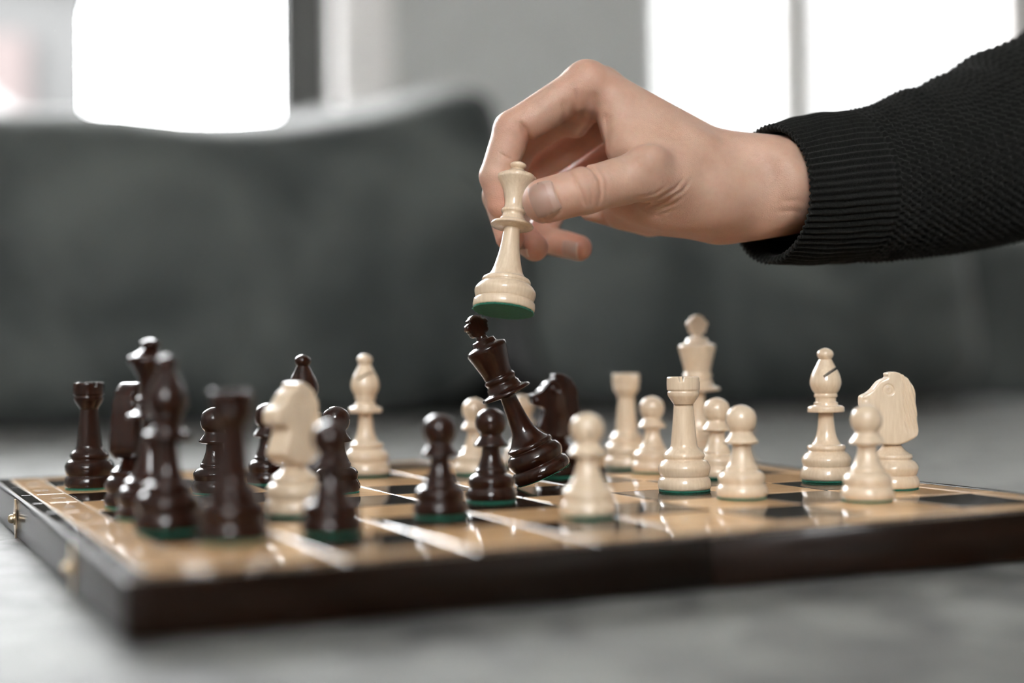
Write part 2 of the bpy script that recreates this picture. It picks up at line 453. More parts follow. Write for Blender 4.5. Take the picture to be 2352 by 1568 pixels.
# ================================================================== THE SOFA
SEAT_Z = BOARD_Z - 0.0184
sofa = empty('sofa', ROOM)
tag(sofa, 'wide grey velvet sofa whose seat carries the chessboard', 'sofa')
def seat_height(r, d):
    p = room(r, d, 0)
    n_ = mnoise.noise((p.x * 5, p.y * 5, 2.0)) * 0.0016 + mnoise.noise((p.x * 14, p.y * 14, 5.0)) * 0.0007
    return SEAT_Z - abs(n_)
SR0, SR1, SD0, SD1 = -1.1, 1.75, -0.25, 1.90
nx, ny = 150, 120
V, Fc = [], []
for i in range(nx + 1):
    for j in range(ny + 1):
        r = SR0 + (SR1 - SR0) * i / nx; d = SD0 + (SD1 - SD0) * j / ny
        e = min(r - SR0, SR1 - r, d - SD0, SD1 - d)
        z = seat_height(r, d) - (0.05 * (1 - min(1, e / 0.06)) ** 2)
        V.append((r, d, z))
for i in range(nx):
    for j in range(ny): Fc.append((i * (ny + 1) + j, (i + 1) * (ny + 1) + j, (i + 1) * (ny + 1) + j + 1, i * (ny + 1) + j + 1))
base = len(V)
ring = [(i, 0) for i in range(nx)] + [(nx, j) for j in range(ny)] + [(i, ny) for i in range(nx, 0, -1)] + [(0, j) for j in range(ny, 0, -1)]
for i, j in ring:
    v = V[i * (ny + 1) + j]; V.append((v[0], v[1], 0.27))
for k in range(len(ring)):
    a = ring[k][0] * (ny + 1) + ring[k][1]; q = ring[(k + 1) % len(ring)]; b_ = q[0] * (ny + 1) + q[1]
    Fc.append((b_, a, base + k, base + (k + 1) % len(ring)))
Fc.append(tuple(base + k for k in range(len(ring))))
link('seat', mesh('seat', V, Fc), M['velvet_seat'], sofa)
box('frame', (SR0, SD0, 0.10), (SR1, 2.1, 0.27), M['velvet'], sofa, bevel=0.02)
box('backrest', (SR0, 1.91, 0.27), (SR1, 2.1, CAM_Z + 0.19), M['velvet'], sofa, bevel=0.03)
for r, d in ((SR0 + .1, SD0 + .1), (SR1 - .1, SD0 + .1), (SR0 + .1, 1.9), (SR1 - .1, 1.9)):
    box('leg', (r - .03, d - .03, 0), (r + .03, d + .03, 0.10), M['box'], sofa, bevel=0.004)
def cushion(name, r0, r1, label, seed, ear=0.03, right_drop=0.0):
    """back cushion: front face slightly bulging, top sloping up towards the back, soft pulled-up corners"""
    n, m_ = 48, 36
    th, hh = 0.19, 0.348
    V, Fc = [], []
    def pt(u, v, w):                               # u,v,w in -1..1 : along, up, front to back
        e = 4.6
        k = (abs(u) ** e + abs(v) ** e + abs(w) ** e) ** (1 / e)
        x, y, z = u / k, v / k, w / k
        r = (r0 + r1) / 2 + x * (r1 - r0) / 2
        zz = y * 0.5 + 0.5
        h = hh + 0.026 * (z * 0.5 + 0.5)           # back edge of the top stands higher
        h += ear * (max(0, x) ** 4) * 1.0 + 0.012 * (max(0, -x) ** 6) - right_drop * max(0, x) ** 8
        h += 0.012 * mnoise.noise((r * 5, seed, z)) * zz
        d = 1.61 + 0.10 + z * th / 2 + 0.055 * zz + 0.02 * z * (1 - x ** 4) * (1 - y ** 4)
        d += 0.006 * mnoise.noise((r * 9, zz * 4, seed + 3)) + 0.004 * mnoise.noise((r * 25, zz * 11, seed + 9))
        return (r, d, SEAT_Z + 0.0004 + zz * h)
    bm = bmesh.new(); bmesh.ops.create_cube(bm, size=2); bmesh.ops.subdivide_edges(bm, edges=bm.edges[:], cuts=30, use_grid_fill=True)
    for v in bm.verts: v.co = Vector(pt(*v.co))
    bmesh.ops.recalc_face_normals(bm, faces=bm.faces[:])
    me = bpy.data.meshes.new(name); bm.to_mesh(me); bm.free()
    me.polygons.foreach_set('use_smooth', [True] * len(me.polygons))
    o = link(name, me, M['velvet']); o.matrix_world = ROOM
    tag(o, label, 'cushion', 'back cushions of the grey sofa')
    return o
cushion('back_cushion', -0.50, 0.592, 'dark grey velvet back cushion behind the black pieces, below the left window', 1.0, ear=0.14)
cushion('back_cushion', 0.604, 1.262, 'dark grey velvet back cushion behind the white pieces, below the sleeve', 6.0, ear=0.01, right_drop=0.09)

# ================================================================== THE CHESSBOARD
board = empty('chessboard', BOARD)
tag(board, 'folding wooden chessboard box with dark sides lying open on the grey sofa', 'chessboard')
TH = 0.018; TOP = -0.0009; TILE = 0.0009; GAP = 0.00012
def board_half():
    r, x1 = 0.005, BW / 2 - 0.0003
    out = [(x1, 0), (x1, BW)]
    out += [(r + r * math.cos(a), BW - r + r * math.sin(a)) for a in [PI / 2 + PI / 2 * i / 8 for i in range(9)]]
    out += [(r + r * math.cos(a), r + r * math.sin(a)) for a in [PI + PI / 2 * i / 8 for i in range(9)]]
    bm = bmesh.new()
    f = bm.faces.new([bm.verts.new((x, y, -TH)) for x, y in out])
    top = [g for g in bmesh.ops.extrude_face_region(bm, geom=[f])['geom'] if isinstance(g, bmesh.types.BMVert)]
    for v in top: v.co.z = TOP + 0.0004
    bmesh.ops.recalc_face_normals(bm, faces=bm.faces[:])
    ed = [e for e in bm.edges if abs(e.verts[0].co.z - e.verts[1].co.z) < 1e-6]
    bmesh.ops.bevel(bm, geom=ed, offset=0.0011, segments=2, affect='EDGES', profile=0.5)
    me = bpy.data.meshes.new('box_half'); bm.to_mesh(me); bm.free()
    me.polygons.foreach_set('use_smooth', [abs(p.normal.z) < 0.9 and len(p.vertices) == 4 for p in me.polygons])
    return me
half = board_half()
hA = link('box_half', half, M['box'], board)
hB = link('box_half', half, None, board); hB.matrix_parent_inverse = Matrix.Identity(4); hB.location = (BW, BW, 0); hB.rotation_euler = (0, 0, PI)
# light inlay sheets that show in the joints between the tiles
for x0, x1 in ((EDGE - .0066, BW / 2 - .0004), (BW / 2 + .0004, BW - EDGE + .0066)):
    box('inlay_sheet', (x0, EDGE - .0066, TOP + .0002), (x1, BW - EDGE + .0066, TOP + .00050), M['inlay'], board)
def tile_mesh(name, sx, sy):
    # a veneer tile whose edges fall gently into the joint, so that two neighbours form a shallow groove
    rings = [(0, TOP), (0, -0.00036), (0.00035, -0.00017), (0.00075, -0.00003), (0.00100, 0.0)]
    V, Fc = [], []
    for ins, z in rings:
        x, y = sx / 2 - ins, sy / 2 - ins
        V += [(-x, -y, z), (x, -y, z), (x, y, z), (-x, y, z)]
    for k in range(len(rings) - 1):
        for i in range(4): Fc.append((4 * k + i, 4 * k + (i + 1) % 4, 4 * k + 4 + (i + 1) % 4, 4 * k + 4 + i))
    n = 4 * (len(rings) - 1)
    Fc.append((n, n + 1, n + 2, n + 3)); Fc.append((3, 2, 1, 0))
    return mesh(name, V, Fc, False)
sq_l = tile_mesh('square', SQ - 2 * GAP, SQ - 2 * GAP); sq_l.materials.append(M['tan_sq'])
sq_d = sq_l.copy(); sq_d.materials.clear(); sq_d.materials.append(M['dark_sq'])
for i in range(8):
    for j in range(8):
        o = link('square', sq_d if (i + j) % 2 else sq_l, None, board)
        o.location = (BORD + (i + .5) * SQ, BORD + (j + .5) * SQ, 0)
# border: an outer dark strip and an inner light strip with letters, both cut at every rank
OD0, OD1, LI0, LI1 = 0.0016, EDGE - 0.0010, EDGE, BORD - 0.0006
dk = tile_mesh('dark_border_tile', SQ - 2 * GAP, OD1 - OD0); dk.materials.append(M['dark_sq'])
lt = tile_mesh('light_border_tile', SQ - 2 * GAP, LI1 - LI0 - GAP); lt.materials.append(M['tan_strip'])
letters = 'abcdefgh'
font_cache = {}
def glyph(ch):
    if ch not in font_cache:
        cu = bpy.data.curves.new('glyph', 'FONT'); cu.body = ch; cu.size = 0.0085; cu.align_x = 'CENTER'; cu.align_y = 'CENTER'
        ob = bpy.data.objects.new('glyph', cu); COL.objects.link(ob)
        me = bpy.data.meshes.new_from_object(ob.evaluated_get(bpy.context.evaluated_depsgraph_get()))
        COL.objects.unlink(ob); bpy.data.objects.remove(ob)
        me.materials.clear(); me.materials.append(M['ink']); font_cache[ch] = me
    return font_cache[ch]
for k in range(8):
    a = BORD + (k + .5) * SQ
    for side in range(4):
        if side == 0: P = lambda t: ((a, t), 0)
        elif side == 1: P = lambda t: ((BW - t, a), PI / 2)
        elif side == 2: P = lambda t: ((a, BW - t), PI)
        else: P = lambda t: ((t, a), -PI / 2)
        for me, t, nm in ((dk, (OD0 + OD1) / 2, 'dark_border_tile'), (lt, (LI0 + LI1) / 2, 'light_border_tile')):
            (x, y), rot = P(t)
            o = link(nm, me, None, board); o.location = (x, y, 0); o.rotation_euler = (0, 0, rot)
        (x, y), rot = P((LI0 + LI1) / 2)
        ch = str(8 - k) if side in (0, 2) else letters[k]
        o = link('letter', glyph(ch), None, board); o.location = (x, y, 0.00006); o.rotation_euler = (0, 0, rot)
cl = tile_mesh('light_corner_tile', LI1 - LI0 - GAP, LI1 - LI0 - GAP); cl.materials.append(M['tan_strip'])
cdm = tile_mesh('dark_corner_tile', BORD - OD0 - GAP, OD1 - OD0); cdm.materials.append(M['dark_sq'])
cds = tile_mesh('dark_corner_tile', OD1 - OD0, BORD - OD1 - 2 * GAP); cds.materials.append(M['dark_sq'])
for sx in (0, 1):
    for sy in (0, 1):
        f = lambda t, s: BW - t if s else t
        for me, tx, ty, nm in ((cl, (LI0 + LI1) / 2, (LI0 + LI1) / 2, 'light_corner_tile'), (cdm, (OD0 + BORD - GAP) / 2, (OD0 + OD1) / 2, 'dark_corner_tile'), (cds, (OD0 + OD1) / 2, (OD1 + BORD) / 2, 'dark_corner_tile')):
            o = link(nm, me, None, board); o.location = (f(tx, sx), f(ty, sy), 0)
# brass clasps on the left side
plate_out = [(math.cos(a) * 0.0042 * (1 + .22 * math.cos(3 * a)), math.sin(a) * 0.0078 * (1 + .10 * math.cos(4 * a))) for a in [2 * PI * i / 36 for i in range(36)]]
V = [(0, y, z) for y, z in plate_out] + [(-0.0007, y, z) for y, z in plate_out]; n = 36
Fc = [tuple(range(n)), tuple(range(2 * n - 1, n - 1, -1))] + [(i, n + i, n + (i + 1) % n, (i + 1) % n) for i in range(n)]
plate = mesh('clasp_plate', V, Fc, False); plate.materials.append(M['brass'])
knob = lathe('clasp_knob', [(0, 2.6, 1), (0.6, 2.6, 1), (0.7, 1.9), (1.4, 2.0), (2.4, 1.6), (2.9, 0.8), (3.0, 0.0)], 32); knob.materials.append(M['brass'])
for vpos in (0.098, 0.268):
    o = link('clasp_plate', plate, None, board); o.location = (-0.0001, vpos, -0.0098)
    k = link('clasp_knob', knob, None, o); k.location = (-0.0006, 0, 0); k.rotation_euler = (0, -PI / 2, 0)

# ================================================================== THE CHESSMEN
FELT = 0.8
PROF = {
 'pawn': [(FELT, 9.6, 1), (1.3, 10.1), (2.9, 10.35), (4.6, 9.9), (5.7, 9.2, 1), (6.0, 9.05, 1), (6.6, 9.2), (8.8, 9.4), (10.6, 8.2), (11.3, 6.9, 1), (11.6, 6.4, 1), (12.4, 6.5), (13.2, 6.1, 1), (13.5, 5.8), (15.4, 4.9), (18.5, 3.9), (21.8, 3.55, 1), (22.1, 5.6, 1), (22.4, 6.7), (23.1, 6.85), (24.4, 5.9), (26.2, 4.6), (27.0, 4.3, 1), (27.6, 4.6), (29.2, 5.7), (32.3, 6.2), (35.3, 5.2), (37.0, 3.0), (37.7, 0.9), (37.8, 0.0)],
 'bishop': [(FELT, 10.9, 1), (1.4, 11.6), (3.2, 11.9), (5.4, 11.3), (6.6, 10.6, 1), (6.9, 10.3, 1), (7.6, 10.7), (10.2, 11.15), (12.6, 9.6), (13.5, 8.3, 1), (13.9, 8.0, 1), (14.4, 8.4), (15.4, 8.7), (16.4, 8.2, 1), (16.7, 7.2), (17.3, 6.2), (20.7, 4.6), (25.6, 3.75), (31.1, 3.35, 1), (31.3, 8.0, 1), (31.7, 8.35), (33.6, 8.2, 1), (34.2, 7.2), (34.5, 5.6, 1), (34.9, 5.5), (35.8, 5.35, 1), (36.1, 4.6, 1), (37.9, 4.55, 1), (38.1, 5.1, 1), (38.7, 5.25), (39.6, 5.1, 1), (39.8, 4.95), (41.6, 6.2), (44.6, 7.1), (48.5, 6.3), (52.4, 4.3), (55.2, 2.9, 1)],
 'rook': [(FELT, 10.6, 1), (1.3, 11.2), (3.1, 11.4), (5.2, 10.9), (6.1, 10.2, 1), (6.4, 10.0, 1), (7.0, 10.5), (10.2, 11.1), (12.7, 9.8), (13.4, 8.5, 1), (13.8, 8.2, 1), (14.4, 8.6), (15.3, 8.8), (16.5, 8.2), (17.4, 7.2), (19.1, 5.85), (22.4, 5.4), (29.9, 4.7), (37.0, 4.15, 1), (37.2, 4.3), (39.1, 5.6), (40.8, 6.6), (42.3, 6.75, 1), (42.6, 6.4, 1), (42.9, 6.4, 1), (43.2, 6.95, 1), (45.5, 7.05), (48.3, 7.0, 1), (48.8, 6.6, 1), (48.8, 5.2, 1), (48.5, 4.9, 1), (46.2, 4.7, 1), (46.2, 0.0)],
 'queen': [(FELT, 12.5, 1), (1.2, 13.0), (2.6, 13.2), (4.2, 13.0, 1), (4.7, 12.3, 1), (5.0, 12.0, 1), (5.6, 12.4), (8.6, 13.0), (11.0, 11.6), (12.0, 10.2, 1), (12.3, 10.0, 1), (13.0, 10.4), (14.2, 9.9), (15.0, 8.4), (17.2, 6.7), (22, 5.35), (28, 4.2), (36.4, 3.4, 1), (36.6, 3.6, 1), (37.4, 9.0, 1), (37.9, 9.15), (38.8, 8.6, 1), (39.3, 7.0), (40.2, 5.6, 1), (40.6, 5.5), (41.2, 5.2, 1), (41.4, 4.7, 1), (43.2, 4.5, 1), (43.4, 5.0, 1), (44.2, 5.3), (45.0, 5.0, 1), (45.2, 4.5), (46.6, 4.1), (50, 4.4), (54, 5.6), (57.2, 7.6), (58.6, 8.4), (59.8, 8.3, 1), (60.3, 7.7, 1), (61.2, 5.6), (62.6, 3.4), (63.2, 2.7, 1)],
 'king': [(FELT, 12.7, 1), (1.4, 13.3), (3.2, 13.6), (5.2, 13.0), (6.2, 12.0, 1), (6.5, 11.7, 1), (7.2, 12.2), (10.0, 12.9), (12.8, 11.6), (13.8, 10.2, 1), (14.2, 10.0, 1), (15.0, 10.6), (16.2, 10.2, 1), (16.6, 9.4), (18.5, 7.5), (22.5, 5.4), (29, 4.25), (38.8, 3.5, 1), (39.0, 3.8, 1), (40.0, 11.1, 1), (40.6, 11.4), (41.6, 10.8, 1), (42.2, 8.6), (43.2, 7.6, 1), (44.6, 7.5, 1), (44.9, 6.9, 1), (46.2, 6.7, 1), (46.5, 7.1, 1), (47.4, 7.3), (48.4, 7.0, 1), (48.8, 6.6), (50.5, 6.7), (55, 7.7), (60.0, 9.0), (61.4, 9.3), (62.6, 9.1, 1), (63.3, 8.0), (64.0, 5.9, 1), (64.2, 5.7, 1), (66.0, 5.2, 1), (66.3, 4.6, 1), (66.6, 2.9), (67.6, 2.4), (68.2, 2.3, 1)],
 'knight_base': [(FELT, 10.6, 1), (1.3, 11.1), (3.0, 11.3), (4.9, 10.8), (5.8, 10.1, 1), (6.1, 9.9, 1), (6.8, 10.4), (9.4, 11.0), (11.6, 9.7), (12.4, 8.4, 1), (12.8, 8.2, 1), (13.6, 8.6), (14.8, 8.3, 1), (15.2, 7.4), (16.6, 5.6), (18.6, 4.0), (20.4, 3.5), (22.0, 4.2), (23.0, 4.6, 1)],
}
FELT_R = {'pawn': 9.7, 'bishop': 11.0, 'rook': 10.7, 'queen': 12.7, 'king': 12.8, 'knight': 10.7}
def rook_mod(h, r, a):
    k = (a + PI / 8) % (PI / 2) - PI / 4
    if h > 46.6 and abs(k) < 0.14: return (46.6, r)
    return (h, r)
def queen_mod(h, r, a):
    if 57.0 < h < 60.5:
        s = abs(math.cos(4.5 * a))
        g = math.exp(-((h - 60.0) / 1.1) ** 2)
        return (h - 0.9 * g * (1 - s) ** 3, r * (1 - 0.05 * g * (1 - s) ** 2))
    return (h, r)
ME = {}
for k in PROF:
    ME[k] = lathe(k + '_body', PROF[k], 96 if k in ('rook', 'queen') else 72, {'rook': rook_mod, 'queen': queen_mod}.get(k))
# the bishop's slanting saw cut
def cut_slot(me):
    a = bpy.data.objects.new('cut', me); COL.objects.link(a)
    bm_ = box_mesh('cutter', (-0.0006, -0.02, -0.0072), (0.0006, 0.02, 0.0072))
    c = bpy.data.objects.new('cutter', bm_); COL.objects.link(c)
    c.matrix_world = Matrix.Translation((0.0058, 0, 0.0518)) @ Matrix.Rotation(math.radians(52), 4, 'Y')
    md = a.modifiers.new('cut', 'BOOLEAN'); md.operation = 'DIFFERENCE'; md.object = c; md.solver = 'EXACT'
    dg = bpy.context.evaluated_depsgraph_get()
    new = bpy.data.meshes.new_from_object(a.evaluated_get(dg))
    COL.objects.unlink(a); COL.objects.unlink(c); bpy.data.objects.remove(a); bpy.data.objects.remove(c)
    return new
ME['bishop'] = cut_slot(ME['bishop'])
try:
    ME['bishop'].set_sharp_from_angle(angle=math.radians(50))
except Exception: pass
ME['bishop_ball'] = lathe('finial', [(54.9, 2.2, 1), (55.3, 2.7), (56.6, 3.55), (58.0, 3.7), (59.3, 2.9), (60.2, 1.2), (60.4, 0)], 48)
ME['queen_ball'] = lathe('finial', [(62.8, 2.2, 1), (63.3, 2.6), (64.3, 3.6), (65.2, 3.6), (66.1, 2.4), (66.6, 0.9), (66.7, 0)], 48)
for k in ('pawn', 'bishop', 'rook', 'queen', 'king', 'knight'):
    def fm(h, r, a): return (h, r * (1 + 0.012 * math.sin(a * 23) + 0.010 * math.sin(a * 41 + 1)) if r > 1 else r)
    ME['felt_' + k] = lathe('felt_pad', [(0, 0), (0.0, FELT_R[k] * .98, 1), (0.15, FELT_R[k] + .12), (FELT, FELT_R[k], 1), (FELT, 0)], 96, fm)
# king's cross
def cross_sdf(P):
    x, y, z = P[:, 0], P[:, 1], P[:, 2]
    d = np.full(len(P), 1e9, np.float32)
    c = (0, 72.6)
    for dx, dz, r in ((0, 2.3, 3.1), (-3.4, 0.4, 2.5), (3.4, 0.4, 2.5), (-2.7, -2.2, 1.9), (2.7, -2.2, 1.9), (0, -1.5, 2.9), (-2.4, 2.6, 1.8), (2.4, 2.6, 1.8)):
        d = np.minimum(d, np.hypot(x - c[0] - dx, z - c[1] - dz) - r)
    for sx in (-1, 1):                             # notches between the arms
        d = np.maximum(d, -(np.hypot(x - sx * 5.7, z - c[1] + 0.85) - 0.75))
        d = np.maximum(d, -(np.hypot(x - sx * 4.4, z - c[1] - 3.4) - 0.9))
    stem = np.maximum(np.abs(x) - 2.1, np.abs(z - 69) - 2.0)
    d = smin(d, stem, 0.8)
    d = smax(d, np.abs(y) - 2.0, 1.0)
    return d
V, Q = surface_nets(cross_sdf, (-7, -3.5, 66), (7, 3.5, 79), 0.28)
ME['king_cross'] = mesh_np('cross', V / 1000, Q)
# knight's head, facing -x
HZ = lambda zx, zy: ((zx - 862) * 0.0468, (1400 - zy) * 0.0358 + 0.4)
def K(zx, zy):                                     # from the drawing of the white knight to mm
    return ((zx - 868) * 0.0466, (1405 - zy) * 0.0452)
knight_poly = smooth_loop([K(*p) for p in [(790, 985), (930, 985), (1055, 918), (1085, 885), (1082, 780), (1074, 640), (1069, 500), (1052, 440), (1010, 368), (950, 322), (885, 299), (830, 306), (810, 322), (822, 345), (814, 358), (778, 371), (740, 395), (712, 430), (685, 466), (640, 500), (595, 518), (580, 536), (580, 600), (590, 632), (625, 652), (690, 655), (712, 690), (690, 760), (650, 850), (640, 885), (655, 905), (735, 962)]], 2)
EYE = K(823, 468)
def knight_sdf(P):
    x, y, z = P[:, 0], P[:, 1], P[:, 2]
    d2 = poly2d(P[:, [0, 2]].astype(float), knight_poly).astype(np.float32)
    t = 6.0 - 2.0 * np.clip((z - 22) / 28, 0, 1) - 0.9 * np.clip((-x - 2) / 10, 0, 1)
    rho = np.hypot(x - EYE[0], z - EYE[1])
    side = np.clip((np.abs(y) - t + 1.4) / 1.0, 0, 1)
    g = 0.62 * np.exp(-((rho - 2.05) / 0.36) ** 2) + 0.7 * np.exp(-(rho / 0.45) ** 2)
    # carved mane: slanting strokes behind the eye
    q = (x * 0.97 + z * 0.24)
    line = x - (3.0 + (z - 44) * (-0.03))
    g = g + 0.60 * np.clip(line / 0.6, 0, 1) * np.clip((z - 23.5) / 3, 0, 1) * (0.5 + 0.5 * np.cos(2 * PI * q / 1.5)) ** 2
    # nostril and mouth
    nx_, nz_ = K(612, 560)
    d = smax(d2, np.abs(y) - t, 0.9) + g * side
    d = d + 0.35 * np.exp(-(((x - nx_) ** 2 + (z - nz_) ** 2) / 0.35)) * side
    return d
V, Q = surface_nets(knight_sdf, (-15.5, -7.4, 16.5), (12, 7.4, 53), 0.28)
ME['knight_head'] = mesh_np('head', V / 1000, Q)

def chessman(kind, colour, matrix, label, group=None):
    root = empty('chess_' + kind, matrix)
    tag(root, label, 'chess piece', group)
    m = M['cream'] if colour == 'white' else M['brown']
    key = lambda nm: (nm, colour)
    def part(nm, src, mm):
        k = (src, colour)
        if k not in ME:
            c = ME[src].copy(); c.materials.clear(); c.materials.append(mm); ME[k] = c
        return link(nm, ME[k], None, root)
    if kind == 'knight':
        part('base', 'knight_base', m); part('head', 'knight_head', m)
    else:
        part('body', kind, m)
    if kind == 'king': part('cross', 'king_cross', m)
    if kind == 'bishop': part('finial', 'bishop_ball', m)
    if kind == 'queen': part('finial', 'queen_ball', m)
    part('felt_pad', 'felt_' + kind, M['felt'])
    return root
def stand(x, y, z=0.0, turn=0.0, s=1.0):
    return Matrix.Translation((x / 1000, y / 1000, BOARD_Z + z)) @ Matrix.Rotation(turn, 4, 'Z') @ Matrix.Scale(s, 4)
WP, DP = 'white pawns', 'black pawns'
men = [
 ('rook', 'black', -195, 672, 0.35, 'black rook at the far left corner of the board'),
 ('knight', 'black', -153, 586, -1.70, 'black knight showing its carved mane, right of the far left rook'),
 ('queen', 'black', -135, 545, 0.2, 'black queen half hidden behind the black bishop at left'),
 ('bishop', 'black', -119, 503, 0.9, 'blurred black bishop in front of the black queen'),
 ('rook', 'black', -91, 473, 0.7, 'strongly blurred black rook nearest the left front corner'),
 ('pawn', 'black', -131, 641, 0.0, 'black pawn half hidden behind the near black rook'),
 ('pawn', 'black', -115, 684, 0.0, 'black pawn half hidden behind the left edge of the white knight among black pieces'),
 ('bishop', 'black', -95.6, 667, 2.2, 'black bishop with only its pointed top above the white knight'),
 ('knight', 'white', -82, 548, 1.0, 'white knight standing among the black pieces at left'),
 ('pawn', 'black', -61, 488, 0.0, 'blurred black pawn at the front, right of the left white knight'),
 ('pawn', 'black', -77, 635, 0.0, 'sharp black pawn behind the front black pawn and beside the white knight'),
 ('bishop', 'white', -73, 724, -0.55, 'white bishop at the back of the board left of centre'),
 ('pawn', 'black', -27, 537, 0.0, 'black pawn standing alone left of the falling king'),
 ('pawn', 'black', -9, 589, 0.0, 'black pawn directly in front of the falling black king'),
 ('pawn', 'white', -19, 728, 0.0, 'white pawn behind the black pawn at the falling king'),
 ('pawn', 'white', 5, 772, 0.0, 'white pawn seen behind the stem of the falling king'),
 ('knight', 'black', 21.5, 706, 0.25, 'black knight facing left behind the falling king'),
 ('pawn', 'white', 27, 531, 0.0, 'blurred white pawn nearest the camera at board centre'),
 ('rook', 'white', 58.5, 752, 0.2, 'blurred white rook at the back right of the black knight'),
 ('pawn', 'white', 69, 723, 0.0, 'white pawn between the two white rooks'),
 ('rook', 'white', 73, 624, 0.95, 'white rook in the middle right, in front of the white king'),
 ('king', 'white', 93, 733, 0.5, 'white king standing behind the front white rook'),
 ('pawn', 'white', 96, 687, 0.0, 'white pawn half hidden behind the pawn right of the front rook'),
 ('pawn', 'white', 92, 589, 0.0, 'white pawn just right of the front white rook'),
 ('bishop', 'white', 142, 662, -0.35, 'sharp white bishop with a slit, standing alone at right'),
 ('pawn', 'white', 139, 574, 0.0, 'white pawn in front of the right white knight'),
 ('knight', 'white', 161, 621, 0.0, 'white knight facing left at the right end of the board'),
]
for kind, colour, x, y, turn, label in men:
    g = (WP if colour == 'white' else DP) if kind == 'pawn' else None
    chessman(kind, colour, stand(x, y, 0.0, turn), label, g)
chessman('pawn', 'white', stand(139, 882, SEAT_Z - BOARD_Z + 0.0006, 0), 'white pawn standing on the sofa beyond the board, almost hidden', WP)
# the falling black king: its edge still rests on the board
t = math.radians(23.4)
rb = 12.9
mk = Matrix.Translation(((1.5 + rb * math.cos(t)) / 1000, 0.648, BOARD_Z + (rb * math.sin(t)) / 1000 - 0.0001)) @ Matrix.Rotation(math.radians(3), 4, 'X') @ Matrix.Rotation(-t, 4, 'Y') @ Matrix.Rotation(0.55, 4, 'Z')
kb = chessman('king', 'black', mk, 'black king tipping over to the left in mid fall')
for ch in kb.children:
    if ch.name.startswith('felt_pad'): ch.scale = (0.97, 0.97, 0.5); ch.location.z = 0.0004
HS = 1.027
def HW(px, py, depth): return W(px, py, depth * HS)
# the white queen in the hand
qb = HW(1156, 716, 614); qt = HW(1191, 371, 628)
zx = Vector(qt - qb).normalized(); yx = zx.cross(Vector((1, 0, 0))).normalized(); xx = yx.cross(zx)
mq = Matrix((xx, yx, zx)).transposed().to_4x4(); mq.translation = Vector(qb) / 1000
QS = float(np.linalg.norm(qt - qb)) / 66.7
wq = chessman('queen', 'white', mq @ Matrix.Scale(QS, 4), 'white queen held by its neck between thumb and fingers above the board')

def fray(root, R, n, seed):
    rg = random.Random(seed); V, Fc = [], []
    for i in range(n):
        a = rg.uniform(0, 2 * PI); L = rg.uniform(0.4, 1.5) / 1000; w = 0.00005
        d = Vector((math.cos(a + rg.uniform(-.9, .9)), math.sin(a + rg.uniform(-.9, .9)), rg.uniform(-.7, .25))).normalized()
        p = Vector((R * math.cos(a), R * math.sin(a), rg.uniform(0, 0.0004)))
        s_ = Vector((-math.sin(a), math.cos(a), 0)) * w
        q = p + d * L * 0.5; e = p + d * L + Vector((0, 0, rg.uniform(-.3, .3) / 1000))
        b = len(V); up = Vector((0, 0, w))
        for c in (p, q): V += [c - s_, c + s_, c + up]
        V.append(e)
        for k in range(3):
            m_ = (k + 1) % 3
            Fc += [(b + k, b + m_, b + 3 + m_), (b + k, b + 3 + m_, b + 3 + k), (b + 3 + k, b + 3 + m_, b + 6)]
    o = link('felt_fibres', mesh('felt_fibres', V, Fc), M['felt'], root); o['kind'] = 'stuff'
fray(kb, 0.0124, 110, 3)
fray(wq, 0.0126, 170, 8)

# ================================================================== THE PERSON: hand and sleeve
def nrm(v): v = np.asarray(v, float); return v / np.linalg.norm(v)
J = dict(
 wr=HW(1800, 428, 642), wr2=HW(2010, 420, 690),
 th0=HW(1655, 430, 630), th1=HW(1490, 400, 611), th2=HW(1345, 437, 603), th3=HW(1252, 461, 603.5),
 i0=HW(1650, 365, 640), i1=HW(1348, 193, 636), i2=HW(1178, 299, 634), i3=HW(1140, 405, 632), i4=HW(1150, 470, 631.5),
 m0=HW(1655, 385, 651), m1=HW(1380, 205, 655), m2=HW(1190, 330, 656), m3=HW(1148, 450, 651), m4=HW(1172, 545, 641),
 r0=HW(1660, 410, 661), r1=HW(1420, 250, 672), r2=HW(1220, 395, 675), r3=HW(1175, 520, 668), r4=HW(1228, 568, 651),
 l0=HW(1665, 440, 670), l1=HW(1465, 310, 686), l2=HW(1290, 440, 692), l3=HW(1235, 545, 684), l4=HW(1330, 569, 668),
)
def fingers(P):
    c = lambda a, b, ra, rb: cone(P, J[a], J[b], ra * HS, rb * HS)
    ix = smin(smin(c('i1', 'i2', 9.4, 8.3), c('i2', 'i3', 8.4, 7.3), 2.0), c('i3', 'i4', 7.2, 6.0), 1.5)
    md = smin(smin(c('m1', 'm2', 9.4, 8.4), c('m2', 'm3', 8.5, 7.6), 2.0), c('m3', 'm4', 7.6, 6.4), 1.5)
    rg = smin(smin(c('r1', 'r2', 9.0, 8.0), c('r2', 'r3', 8.0, 7.2), 2.0), c('r3', 'r4', 7.2, 6.2), 1.5)
    lt_ = smin(smin(c('l1', 'l2', 8.2, 7.2), c('l2', 'l3', 7.2, 6.6), 2.0), c('l3', 'l4', 6.6, 5.9), 1.5)
    return smin(smin(ix, md, 0.9), smin(rg, lt_, 0.9), 0.9)
def thumb(P):
    a = cone(P, J['th1'], J['th2'], 11.2, 9.6)
    b_ = cone(P, J['th2'], J['th3'], 9.9, 9.7)
    return smin(a, b_, 2.5)
AX = np.eye(3)
cd = nrm(J['th1'] - J['th0'])
